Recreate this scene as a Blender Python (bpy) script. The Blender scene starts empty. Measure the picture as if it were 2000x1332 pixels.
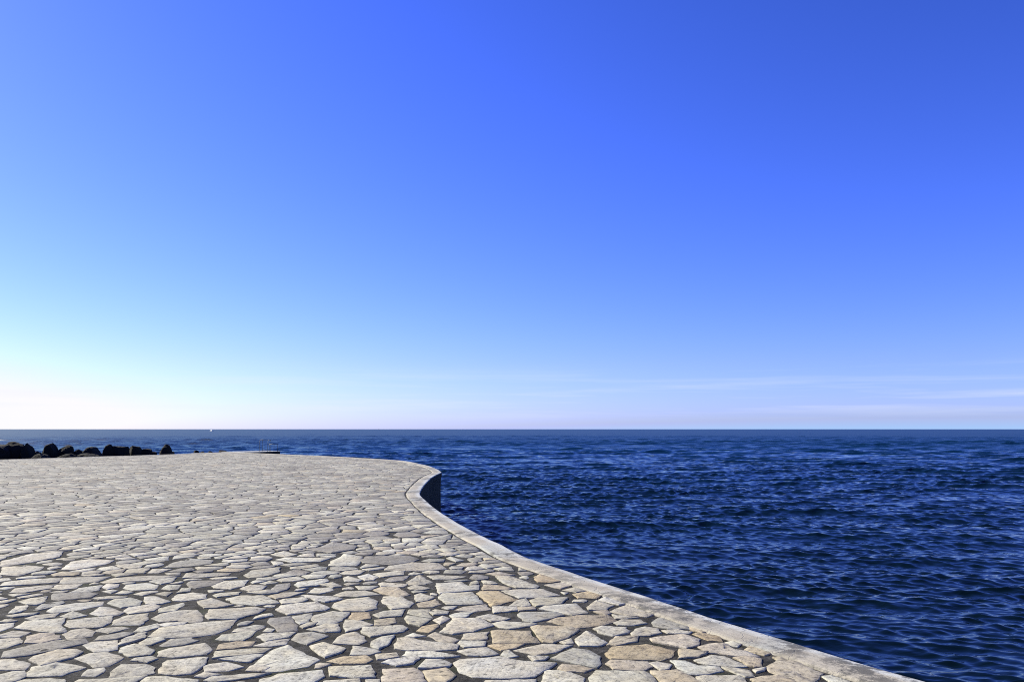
import bpy, bmesh, math, random
import numpy as np

SC = bpy.context.scene
COL = SC.collection
R = math.radians
random.seed(7)
NP = np.random.RandomState(11)

# ------------------------------------------------------------------ camera
EYE = 1.60                      # eye height over the paved deck (z = 0)
FPX = 1556.0                    # focal length in pixels of the 2000 px wide photograph
PITCH = math.atan(172.0 / FPX)  # horizon lies 172 px under the centre
cam_d = bpy.data.cameras.new("camera")
cam_d.sensor_width = 36.0
cam_d.lens = FPX / 2000.0 * 36.0
cam_d.clip_start = 0.1
cam_d.clip_end = 100000.0
cam = bpy.data.objects.new("camera", cam_d)
COL.objects.link(cam)
cam.location = (0, 0, EYE)
cam.rotation_euler = (R(90) + PITCH, 0, 0)
SC.camera = cam

# ------------------------------------------------------------------ sky and sun
SUN_AZ = -63.0                  # degrees from +Y, negative = to the left
SUN_EL = 34.0
EXPOSURE = 0.9
world = bpy.data.worlds.new("World")
SC.world = world
world.use_nodes = True
wn = world.node_tree
wn.nodes.clear()
def wnode(t, **kw):
    n = wn.nodes.new(t)
    for k, v in kw.items():
        setattr(n, k, v)
    return n
def wl(a, b):
    wn.links.new(a, b)
w_out = wnode("ShaderNodeOutputWorld")
w_bg = wnode("ShaderNodeBackground")
w_bg.inputs["Strength"].default_value = 0.1
w_sky = wnode("ShaderNodeTexSky", sky_type="NISHITA", sun_disc=False)
w_sky.sun_elevation = R(SUN_EL)
w_sky.sun_rotation = R(SUN_AZ)
w_sky.altitude = 0.0
w_sky.air_density = 1.0
w_sky.dust_density = 0.3
w_sky.ozone_density = 3.0
# one even grade for the whole sky: the deep, contrasty blue of the photograph
w_pre = wnode("ShaderNodeVectorMath", operation="SCALE")
w_pre.inputs["Scale"].default_value = 0.1
w_gam = wnode("ShaderNodeVectorMath", operation="POWER")
w_gam.inputs[1].default_value = (1.50, 1.33, 1.42)
w_gain = wnode("ShaderNodeVectorMath", operation="MULTIPLY")
w_gain.inputs[1].default_value = tuple(10.0 / 2 ** EXPOSURE * k for k in (1.27, 1.19, 3.15))
w_hsv = wnode("ShaderNodeVectorMath", operation="MINIMUM")
w_hsv.inputs[1].default_value = tuple(10.0 / 2 ** EXPOSURE * k for k in (0.985, 0.975, 1.02))
wl(w_sky.outputs[0], w_pre.inputs[0])
wl(w_pre.outputs[0], w_gam.inputs[0])
wl(w_gam.outputs[0], w_gain.inputs[0])
# a little red and green run into each other, and the lowest haze is bluer
w_tc = wnode("ShaderNodeTexCoord")
w_sep = wnode("ShaderNodeSeparateXYZ")
wl(w_tc.outputs["Generated"], w_sep.inputs[0])
w_rgb = wnode("ShaderNodeSeparateXYZ"); w_swp = wnode("ShaderNodeCombineXYZ")
wl(w_gain.outputs[0], w_rgb.inputs[0])
for i, j in ((0, 1), (1, 0), (2, 2)): wl(w_rgb.outputs[i], w_swp.inputs[j])
w_xm = wnode("ShaderNodeMix", data_type="VECTOR")
w_xm.inputs[0].default_value = 0.03
wl(w_gain.outputs[0], w_xm.inputs[4]); wl(w_swp.outputs[0], w_xm.inputs[5])
w_low = wnode("ShaderNodeMapRange", data_type="FLOAT_VECTOR")
w_lowz = wnode("ShaderNodeCombineXYZ")
for i in range(3): wl(w_sep.outputs["Z"], w_lowz.inputs[i])
w_low.inputs[7].default_value = (0, 0, 0); w_low.inputs[8].default_value = (0.08, 0.08, 0.08)
w_low.inputs[9].default_value = (0.87, 1.06, 1.02); w_low.inputs[10].default_value = (1, 1, 1)
wl(w_lowz.outputs[0], w_low.inputs[6])
w_lm = wnode("ShaderNodeVectorMath", operation="MULTIPLY")
wl(w_xm.outputs[1], w_lm.inputs[0]); wl(w_low.outputs[1], w_lm.inputs[1])
wl(w_lm.outputs[0], w_hsv.inputs[0])
# thin streaks of cirrus low over the horizon, all the way round
w_map = wnode("ShaderNodeMapping")
w_map.inputs["Scale"].default_value = (2.2, 2.2, 55.0)
w_noise = wnode("ShaderNodeTexNoise")
w_noise.inputs["Scale"].default_value = 1.6
w_noise.inputs["Detail"].default_value = 5.0
w_noise.inputs["Roughness"].default_value = 0.55
w_ramp = wnode("ShaderNodeValToRGB")
w_ramp.color_ramp.elements[0].position = 0.48
w_ramp.color_ramp.elements[1].position = 0.70
w_band = wnode("ShaderNodeValToRGB")
cr = w_band.color_ramp
cr.elements[0].position = 0.008; cr.elements[0].color = (0, 0, 0, 1)
cr.elements[1].position = 0.08; cr.elements[1].color = (0, 0, 0, 1)
e = cr.elements.new(0.030); e.color = (1, 1, 1, 1)
e = cr.elements.new(0.065); e.color = (0.35, 0.35, 0.35, 1)
w_mul = wnode("ShaderNodeMath", operation="MULTIPLY")
w_mul2 = wnode("ShaderNodeMath", operation="MULTIPLY")
w_mul2.inputs[1].default_value = 0.42
w_mix = wnode("ShaderNodeMix", data_type="RGBA", blend_type="MIX")
w_mix.inputs[7].default_value = (*(10.0 / 2 ** EXPOSURE * k for k in (0.84, 0.88, 0.97)), 1)
wl(w_tc.outputs["Generated"], w_map.inputs["Vector"])
wl(w_map.outputs[0], w_noise.inputs["Vector"])
wl(w_noise.outputs["Fac"], w_ramp.inputs[0])
wl(w_sep.outputs["Z"], w_band.inputs[0])
wl(w_ramp.outputs[0], w_mul.inputs[0]); wl(w_band.outputs[0], w_mul.inputs[1])
wl(w_mul.outputs[0], w_mul2.inputs[0])
wl(w_mul2.outputs[0], w_mix.inputs[0])
# pale blue sea haze hugging the horizon all round
w_hz = wnode("ShaderNodeMapRange")
for k, v in (("From Min", 0.0), ("From Max", 0.09), ("To Min", 1.0), ("To Max", 0.0)): w_hz.inputs[k].default_value = v
w_hzc = wnode("ShaderNodeVectorMath", operation="SCALE")
w_hzc.inputs[0].default_value = tuple(10.0 / 2 ** EXPOSURE * k for k in (0.40, 0.60, 0.98))
w_max = wnode("ShaderNodeVectorMath", operation="MAXIMUM")
wl(w_sep.outputs["Z"], w_hz.inputs["Value"]); wl(w_hz.outputs[0], w_hzc.inputs["Scale"])
wl(w_hsv.outputs[0], w_max.inputs[0]); wl(w_hzc.outputs[0], w_max.inputs[1])
wl(w_max.outputs[0], w_mix.inputs[6])
wl(w_mix.outputs[2], w_bg.inputs["Color"])
wl(w_bg.outputs[0], w_out.inputs[0])

sun_d = bpy.data.lights.new("sun", "SUN")
sun_d.energy = 4.8
sun_d.angle = R(0.53)
sun_d.color = (1.0, 0.94, 0.78)
sun = bpy.data.objects.new("sun", sun_d)
COL.objects.link(sun)
az, el = R(SUN_AZ), R(SUN_EL)
from mathutils import Vector
to_sun = Vector((math.sin(az) * math.cos(el), math.cos(az) * math.cos(el), math.sin(el)))
sun.rotation_euler = to_sun.to_track_quat("Z", "Y").to_euler()
sun.location = to_sun * 60

SC.view_settings.view_transform = "Standard"
SC.view_settings.look = "None"
SC.view_settings.gamma = 1.0
SC.view_settings.use_curve_mapping = False
SC.view_settings.exposure = EXPOSURE
SC.render.engine = "CYCLES"
SC.cycles.use_denoising = False
SC.cycles.max_bounces = 6
SC.cycles.filter_width = 1.05

# ------------------------------------------------------------------ helpers
def at(u, v, z=0.0):
    """point of height z that the photograph shows at pixel (u, v)"""
    a = (u - 1000.0) / FPX
    b = (666.0 - v) / FPX
    dx, dy, dz = a, math.cos(PITCH) - b * math.sin(PITCH), math.sin(PITCH) + b * math.cos(PITCH)
    t = (z - EYE) / dz
    return (dx * t, dy * t)

def tag(o, label=None, cat=None, group=None, kind=None):
    if label: o["label"] = label
    if cat: o["category"] = cat
    if group: o["group"] = group
    if kind: o["kind"] = kind
    return o

def link(name, me, mat=None, parent=None):
    if mat: me.materials.append(mat)
    o = bpy.data.objects.new(name, me)
    COL.objects.link(o)
    if parent: o.parent = parent
    return o

def empty(name, loc=(0, 0, 0)):
    o = bpy.data.objects.new(name, None)
    o.empty_display_size = 0.3
    o.location = loc
    COL.objects.link(o)
    return o

def mesh_from(name, verts, faces, smooth=None):
    me = bpy.data.meshes.new(name)
    me.from_pydata(verts, [], faces)
    if smooth is True:
        me.polygons.foreach_set("use_smooth", [True] * len(me.polygons))
    elif smooth is not None:
        me.polygons.foreach_set("use_smooth", smooth)
    me.update()
    return me

class NT:
    """small node-tree writer"""
    def __init__(self, name):
        self.m = bpy.data.materials.new(name)
        self.m.use_nodes = True
        self.t = self.m.node_tree
        self.t.nodes.clear()
        self.out = self.t.nodes.new("ShaderNodeOutputMaterial")
        self.b = self.t.nodes.new("ShaderNodeBsdfPrincipled")
        self.t.links.new(self.b.outputs[0], self.out.inputs[0])
    def n(self, t, ins=None, **kw):
        n = self.t.nodes.new(t)
        for k, v in kw.items(): setattr(n, k, v)
        for k, v in (ins or {}).items():
            if hasattr(v, "is_linked") or hasattr(v, "links"): self.t.links.new(v, n.inputs[k])
            else: n.inputs[k].default_value = v
        return n
    def l(self, a, b): self.t.links.new(a, b)
    def noise(self, vec, scale, detail=4, rough=0.55, dist=0.0):
        return self.n("ShaderNodeTexNoise", {"Vector": vec, "Scale": scale, "Detail": detail, "Roughness": rough, "Distortion": dist}).outputs["Fac"]
    def ramp(self, fac, *stops):
        r = self.n("ShaderNodeValToRGB", {"Fac": fac})
        el = r.color_ramp.elements
        while len(el) < len(stops): el.new(0.5)
        for e, (p, c) in zip(el, stops):
            e.position = p
            e.color = (c, c, c, 1) if isinstance(c, (int, float)) else (*c, 1)
        return r.outputs[0]
    def mix(self, fac, a, b, mode="MIX"):
        a = (*a, 1) if isinstance(a, tuple) and len(a) == 3 else a
        b = (*b, 1) if isinstance(b, tuple) and len(b) == 3 else b
        m = self.n("ShaderNodeMix", {0: fac, 6: a, 7: b}, data_type="RGBA", blend_type=mode)
        return m.outputs[2]
    def math(self, op, a, b=0.0):
        return self.n("ShaderNodeMath", {0: a, 1: b}, operation=op).outputs[0]
    def bump(self, h, strength, dist, normal=None):
        ins = {"Height": h, "Strength": strength, "Distance": dist}
        if normal is not None: ins["Normal"] = normal
        return self.n("ShaderNodeBump", ins).outputs[0]

# ------------------------------------------------------------------ materials
COPE_Z = 0.014
def mat_stone():
    g = NT("limestone_slab")
    at_ = g.n("ShaderNodeAttribute", attribute_name="tint")
    geo = g.n("ShaderNodeNewGeometry")
    off = g.math("MULTIPLY", at_.outputs["Alpha"], 97.0)
    vec = g.n("ShaderNodeCombineXYZ", {0: off, 1: off, 2: off}).outputs[0]
    p = g.n("ShaderNodeVectorMath", {0: geo.outputs["Position"], 1: vec}, operation="ADD").outputs[0]
    # every slab has its own bedding direction
    ang = g.math("MULTIPLY", at_.outputs["Alpha"], 6.283)
    rot = g.n("ShaderNodeVectorRotate", {"Vector": p, "Angle": ang}, rotation_type="Z_AXIS").outputs[0]
    strat = g.n("ShaderNodeMapping", {"Vector": rot, "Scale": (2.2, 11.0, 1.0)}).outputs[0]
    big = g.noise(p, 3.2, 4, 0.6)
    mid = g.noise(p, 13.0, 6, 0.65)
    fine = g.noise(p, 48.0, 4, 0.75)
    st = g.noise(strat, 2.6, 6, 0.68, 0.6)
    col = g.mix(g.ramp(big, (0.30, 0.0), (0.72, 1.0)), at_.outputs["Color"],
                g.mix(1.0, at_.outputs["Color"], (0.98, 0.90, 0.78), "MULTIPLY"))
    col = g.mix(1.0, col, g.ramp(st, (0.28, 0.48), (0.46, 0.98), (0.78, 1.14)), "MULTIPLY")
    col = g.mix(1.0, col, g.ramp(mid, (0.28, 0.60), (0.47, 1.0), (0.75, 1.14)), "MULTIPLY")
    col = g.mix(1.0, col, g.ramp(fine, (0.30, 0.50), (0.46, 1.0)), "MULTIPLY")
    pit = g.noise(p, 26.0, 6, 0.8)
    col = g.mix(1.0, col, g.ramp(pit, (0.36, 0.26), (0.44, 0.92), (0.68, 1.12)), "MULTIPLY")
    # dark lichen specks and small pits
    vor = g.n("ShaderNodeTexVoronoi", {"Vector": p, "Scale": 30.0, "Randomness": 1.0}).outputs["Distance"]
    rare = g.ramp(g.noise(p, 5.5, 3, 0.5), (0.50, 0.0), (0.62, 1.0))
    spot = g.math("MULTIPLY", g.ramp(vor, (0.10, 1.0), (0.22, 0.0)), rare)
    col = g.mix(g.math("MULTIPLY", spot, 0.75), col, (0.07, 0.065, 0.06))
    # dirt creeping in from the joints in broad patches of the deck
    dirt = g.ramp(g.noise(geo.outputs["Position"], 0.40, 7, 0.7), (0.46, 0.0), (0.66, 0.85))
    col = g.mix(dirt, col, g.mix(1.0, col, (0.66, 0.64, 0.63), "MULTIPLY"))
    g.l(col, g.b.inputs["Base Color"])
    g.b.inputs["Roughness"].default_value = 0.82
    g.b.inputs["Specular IOR Level"].default_value = 0.3
    h = g.math("ADD", g.math("MULTIPLY", st, 0.9), g.math("MULTIPLY", mid, 0.6))
    h = g.math("ADD", g.math("SUBTRACT", h, g.math("MULTIPLY", spot, 0.5)), g.math("MULTIPLY", pit, 0.5))
    n1 = g.bump(h, 0.50, 0.011)
    n2 = g.bump(fine, 0.25, 0.003, n1)
    g.l(n2, g.b.inputs["Normal"])
    return g.m

def mat_mortar():
    g = NT("joint_mortar")
    p = g.n("ShaderNodeNewGeometry").outputs["Position"]
    big = g.noise(p, 1.1, 5, 0.65)
    mid = g.noise(p, 9.0, 6, 0.72)
    fine = g.noise(p, 65.0, 4, 0.75)
    col = g.mix(g.ramp(big, (0.35, 0.0), (0.65, 1.0)), (0.034, 0.031, 0.026), (0.068, 0.065, 0.058))
    col = g.mix(g.ramp(mid, (0.42, 0.0), (0.60, 1.0)), col, (0.014, 0.013, 0.010))
    moss = g.ramp(g.noise(p, 2.4, 4, 0.6), (0.56, 0.0), (0.68, 0.7))
    col = g.mix(moss, col, (0.030, 0.036, 0.014))
    col = g.mix(1.0, col, g.ramp(fine, (0.32, 0.35), (0.62, 1.5)), "MULTIPLY")
    grit = g.n("ShaderNodeTexVoronoi", {"Vector": p, "Scale": 48.0})
    gm = g.math("MULTIPLY", g.ramp(grit.outputs["Distance"], (0.16, 1.0), (0.24, 0.0)), g.ramp(mid, (0.45, 0.9), (0.58, 0.2)))
    col = g.mix(g.math("MULTIPLY", gm, 0.6), col, (0.22, 0.21, 0.185))
    g.l(col, g.b.inputs["Base Color"])
    g.b.inputs["Roughness"].default_value = 0.95
    g.b.inputs["Specular IOR Level"].default_value = 0.2
    h = g.math("ADD", g.math("MULTIPLY", mid, 0.8), g.math("MULTIPLY", fine, 0.5))
    h = g.math("ADD", h, g.math("MULTIPLY", gm, 0.4))
    g.l(g.bump(h, 0.9, 0.02), g.b.inputs["Normal"])
    return g.m

def mat_coping():
    g = NT("weathered_concrete_coping")
    geo = g.n("ShaderNodeNewGeometry")
    p = geo.outputs["Position"]
    uv = g.n("ShaderNodeUVMap", uv_map="UVMap").outputs[0]
    sx = g.n("ShaderNodeSeparateXYZ", {0: uv})
    along, across = sx.outputs[0], sx.outputs[1]
    big = g.noise(p, 0.8, 5, 0.6)
    mid = g.noise(p, 6.5, 6, 0.68)
    fine = g.noise(p, 60.0, 4, 0.7)
    trow = g.n("ShaderNodeMapping", {"Vector": uv, "Scale": (1.3, 9.0, 1.0)}).outputs[0]
    tr = g.noise(trow, 1.6, 5, 0.6, 0.4)
    grey, tan = (0.345, 0.35, 0.315), (0.345, 0.315, 0.25)
    col = g.mix(g.ramp(big, (0.34, 0.0), (0.52, 1.0)), grey, tan)
    col = g.mix(1.0, col, g.ramp(tr, (0.25, 0.74), (0.52, 1.0), (0.8, 1.1)), "MULTIPLY")
    # worn pale outer edge
    wob = g.math("ADD", across, g.math("MULTIPLY", g.math("SUBTRACT", mid, 0.5), 0.55))
    edge = g.ramp(wob, (0.20, 1.0), (0.42, 0.0))
    col = g.mix(g.math("MULTIPLY", edge, 0.9), col, (0.49, 0.50, 0.465))
    # dark lichen blotches, denser on some lengths
    bl = g.ramp(g.noise(p, 5.0, 9, 0.80), (0.46, 0.0), (0.54, 1.0))
    where = g.ramp(g.noise(p, 0.75, 3, 0.5), (0.47, 0.0), (0.60, 1.0))
    # the old lichen colonies near the bend of the picture's right corner
    for (u, v, rad) in ((1535, 1262, 0.20), (1690, 1300, 0.30), (1755, 1318, 0.25), (1640, 1316, 0.16), (1345, 1208, 0.12)):
        x, y = at(u, v, COPE_Z)
        d = g.n("ShaderNodeVectorMath", {0: p, 1: (x, y, COPE_Z)}, operation="DISTANCE").outputs["Value"]
        where = g.math("MAXIMUM", where, g.ramp(g.math("DIVIDE", d, rad * 2.2), (0.25, 1.0), (0.75, 0.0)))
    col = g.mix(g.math("MULTIPLY", g.math("MULTIPLY", bl, where), 0.88), col, (0.060, 0.058, 0.050))
    stain = g.ramp(g.noise(p, 2.1, 7, 0.7), (0.42, 0.0), (0.70, 1.0))
    col = g.mix(g.math("MULTIPLY", stain, 0.38), col, g.mix(1.0, col, (0.55, 0.51, 0.46), "MULTIPLY"))
    col = g.mix(1.0, col, g.ramp(fine, (0.28, 0.72), (0.5, 1.0)), "MULTIPLY")
    vor = g.n("ShaderNodeTexVoronoi", {"Vector": p, "Scale": 22.0}).outputs["Distance"]
    pit = g.math("MULTIPLY", g.ramp(vor, (0.07, 1.0), (0.14, 0.0)), g.ramp(mid, (0.48, 0.0), (0.6, 1.0)))
    col = g.mix(g.math("MULTIPLY", pit, 0.7), col, (0.12, 0.11, 0.1))
    # hairline shrinkage cracks
    crk = g.n("ShaderNodeTexVoronoi", {"Vector": g.n("ShaderNodeVectorMath", {0: p, 1: g.n("ShaderNodeTexNoise", {"Vector": p, "Scale": 3.0, "Detail": 4.0}).outputs["Color"]}, operation="ADD").outputs[0], "Scale": 0.9}, feature="DISTANCE_TO_EDGE").outputs["Distance"]
    ck = g.ramp(crk, (0.002, 1.0), (0.007, 0.0))
    col = g.mix(g.math("MULTIPLY", ck, 0.30), col, (0.10, 0.095, 0.085))
    g.l(col, g.b.inputs["Base Color"])
    g.b.inputs["Roughness"].default_value = 0.85
    h = g.math("ADD", g.math("MULTIPLY", mid, 0.7), g.math("MULTIPLY", fine, 0.25))
    h = g.math("SUBTRACT", h, g.math("ADD", g.math("MULTIPLY", pit, 0.5), g.math("MULTIPLY", ck, 0.4)))
    g.l(g.bump(h, 0.6, 0.015), g.b.inputs["Normal"])
    return g.m

def mat_wall():
    g = NT("sea_wall_concrete")
    p = g.n("ShaderNodeNewGeometry").outputs["Position"]
    z = g.n("ShaderNodeSeparateXYZ", {0: p}).outputs[2]
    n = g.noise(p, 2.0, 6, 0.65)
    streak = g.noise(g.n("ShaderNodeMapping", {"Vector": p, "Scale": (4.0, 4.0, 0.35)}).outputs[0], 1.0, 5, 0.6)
    col = g.mix(n, (0.020, 0.021, 0.019), (0.045, 0.044, 0.038))  # near-black base: the wall's deep shade is put into the concrete colour
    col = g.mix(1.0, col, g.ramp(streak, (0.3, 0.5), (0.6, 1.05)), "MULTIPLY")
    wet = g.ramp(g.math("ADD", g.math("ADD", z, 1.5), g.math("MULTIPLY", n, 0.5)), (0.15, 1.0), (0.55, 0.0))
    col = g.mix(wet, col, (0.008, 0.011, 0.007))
    g.l(col, g.b.inputs["Base Color"])
    g.b.inputs["Roughness"].default_value = 0.8
    g.b.inputs["Specular IOR Level"].default_value = 0.12
    g.l(g.bump(n, 0.7, 0.05), g.b.inputs["Normal"])
    return g.m

def mat_rock():
    g = NT("backlit_boulder_rock")
    p = g.n("ShaderNodeNewGeometry").outputs["Position"]
    n = g.noise(p, 1.8, 7, 0.7)
    f = g.noise(p, 14.0, 5, 0.7)
    col = g.mix(n, (0.004, 0.004, 0.0045), (0.015, 0.0145, 0.0135))  # backlit shade of the boulders is painted into this near-black base
    g.l(col, g.b.inputs["Base Color"])
    g.b.inputs["Roughness"].default_value = 0.9
    g.b.inputs["Specular IOR Level"].default_value = 0.2
    g.l(g.bump(g.math("ADD", n, g.math("MULTIPLY", f, 0.3)), 0.9, 0.12), g.b.inputs["Normal"])
    return g.m

def mat_water():
    g = NT("sea_water")
    p = g.n("ShaderNodeNewGeometry").outputs["Position"]
    patch = g.noise(g.n("ShaderNodeMapping", {"Vector": p, "Scale": (0.5, 1.0, 1.0)}).outputs[0], 0.05, 4, 0.6)
    # dark weedy bottom close to the quay, deep clear blue further out
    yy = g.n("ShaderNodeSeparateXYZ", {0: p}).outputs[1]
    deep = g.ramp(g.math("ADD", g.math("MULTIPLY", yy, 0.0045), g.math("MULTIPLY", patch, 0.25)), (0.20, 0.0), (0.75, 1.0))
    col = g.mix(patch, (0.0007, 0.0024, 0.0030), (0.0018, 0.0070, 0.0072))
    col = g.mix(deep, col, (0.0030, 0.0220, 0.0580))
    g.l(col, g.b.inputs["Base Color"])
    un = g.n("ShaderNodeAttribute", attribute_name="unresolved").outputs["Fac"]
    g.l(g.math("ADD", g.math("MULTIPLY", un, 0.39), 0.022), g.b.inputs["Roughness"])
    g.b.inputs["IOR"].default_value = 1.333
    g.b.inputs["Specular Tint"].default_value = (0.80, 1.0, 0.90, 1)
    st = g.n("ShaderNodeMapping", {"Vector": p, "Scale": (0.42, 1.0, 1.0), "Rotation": (0, 0, 0.12)}).outputs[0]
    r1 = g.noise(st, 6.0, 2, 0.5, 0.6)
    g.l(g.bump(r1, 0.45, 0.03), g.b.inputs["Normal"])
    return g.m

def mat_flat(name, col, rough=0.6, metal=0.0, var=0.15, scale=6.0):
    g = NT(name)
    p = g.n("ShaderNodeNewGeometry").outputs["Position"]
    n = g.noise(p, scale, 4, 0.6)
    c2 = tuple(c * (1 - var) for c in col)
    g.l(g.mix(n, col, c2), g.b.inputs["Base Color"])
    g.b.inputs["Roughness"].default_value = rough
    g.b.inputs["Metallic"].default_value = metal
    return g.m

M_STONE, M_MORTAR, M_COPING, M_WALL, M_ROCK, M_WATER = mat_stone(), mat_mortar(), mat_coping(), mat_wall(), mat_rock(), mat_water()
M_STEEL = mat_flat("galvanised_steel", (0.10, 0.13, 0.16), 0.55, 0.3)
M_BOATWHITE = mat_flat("white_gelcoat", (0.8, 0.8, 0.8), 0.3)
M_BOATDARK = mat_flat("dark_hull_paint", (0.03, 0.035, 0.05), 0.4)
M_GLASS = mat_flat("tinted_boat_glass", (0.02, 0.03, 0.04), 0.1)

# ------------------------------------------------------------------ outline of the deck
WATER_Z = -1.9
NEAR_PX = [(1814,1330),(1728,1306),(1664,1287),(1600,1268),(1546,1251.5),(1500,1238.5),(1455,1225),(1384.5,1203.5),
           (1327.5,1184.5),(1249.5,1159.5),(1185,1139),(1110,1114),(1074,1102.5),(1035,1089.5),(1009.5,1078.5),(982.5,1064.5),
           (940,1044.5),(895,1020.5),(865,1002.5),(847,989.5),(833,977.5),(823.5,969),(820.5,963.5),(822,958),(826,951),(835,940),(844,932),(854.6,926),(863,922)]
FAR_PX = [(863,922),(856,917),(844,911.7),(826,906.8),(800.5,901.5),(788,899.5),(760,897.5),(700,893.8),(620,889.6),(549.6,886.8),(515,885.3),(472,883.7)]
LEFT_PX = [(472,883.7),(440,883),(395,884),(340,886.8),(200,891.2),(100,894.3),(0,897.3),(-60,899.2)]

def catmull(pts, step):
    P = [np.array(p, float) for p in pts]
    P = [2 * P[0] - P[1]] + P + [2 * P[-1] - P[-2]]
    out = []
    for i in range(1, len(P) - 2):
        p0, p1, p2, p3 = P[i - 1:i + 3]
        d = np.linalg.norm(p2 - p1)
        n = max(1, int(round(d / step)))
        t0 = 0; t1 = max(np.linalg.norm(p1 - p0), 1e-6) ** .5; t2 = t1 + max(d, 1e-6) ** .5; t3 = t2 + max(np.linalg.norm(p3 - p2), 1e-6) ** .5
        for k in range(n):
            t = t1 + (t2 - t1) * k / n
            A1 = (t1 - t) / (t1 - t0) * p0 + (t - t0) / (t1 - t0) * p1
            A2 = (t2 - t) / (t2 - t1) * p1 + (t - t1) / (t2 - t1) * p2
            A3 = (t3 - t) / (t3 - t2) * p2 + (t - t2) / (t3 - t2) * p3
            B1 = (t2 - t) / (t2 - t0) * A1 + (t - t0) / (t2 - t0) * A2
            B2 = (t3 - t) / (t3 - t1) * A2 + (t - t1) / (t3 - t1) * A3
            out.append((t2 - t) / (t2 - t1) * B1 + (t - t1) / (t2 - t1) * B2)
    out.append(P[-2])
    return out

near_w = [(7.4, -4.2), (5.2, -0.2), (3.75, 2.7)] + [at(u, v, COPE_Z) for u, v in NEAR_PX]
far_w = [at(u, v, COPE_Z) for u, v in FAR_PX]
left_w = [at(u, v, COPE_Z) for u, v in LEFT_PX]
left_w[-1] = tuple(np.array(left_w[-2]) + 1.0 * (np.array(left_w[-2]) - np.array(left_w[-3])))
left_w += [tuple(np.array(left_w[-1]) + np.array((-14, -20.0)))]
near_c = catmull(near_w, 0.22)
far_c = catmull(far_w, 0.5)
left_c = catmull(left_w, 1.0)
OUT = [tuple(p) for p in near_c] + [tuple(p) for p in far_c[1:]] + [tuple(p) for p in left_c[1:]]
N_NEAR, N_FAR = len(near_c), len(near_c) + len(far_c) - 1
DECK = OUT + [(-50, -6), (7.9, -6)]

def offset_line(pts, w):
    """offset to the left of the direction of travel (towards the deck)"""
    res = []
    n = len(pts)
    for i in range(n):
        a = np.array(pts[max(i - 1, 0)]); b = np.array(pts[i]); c = np.array(pts[min(i + 1, n - 1)])
        d1 = b - a if i > 0 else c - b
        d2 = c - b if i < n - 1 else b - a
        d1 = d1 / np.linalg.norm(d1); d2 = d2 / np.linalg.norm(d2)
        n1 = np.array((-d1[1], d1[0])); n2 = np.array((-d2[1], d2[0]))
        m = n1 + n2; m = m / np.linalg.norm(m)
        k = 1.0 / max(0.45, float(np.dot(m, n1)))
        ww = w[i] if hasattr(w, "__len__") else w
        res.append(tuple(b + m * ww * k))
    return res

def inside(poly_np, x, y):
    """vectorised point in polygon"""
    x = np.asarray(x); y = np.asarray(y)
    c = np.zeros(x.shape, bool)
    n = len(poly_np)
    j = n - 1
    for i in range(n):
        xi, yi = poly_np[i]; xj, yj = poly_np[j]
        if yi != yj:
            cond = ((yi > y) != (yj > y)) & (x < (xj - xi) * (y - yi) / (yj - yi) + xi)
            c ^= cond
        j = i
    return c

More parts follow.
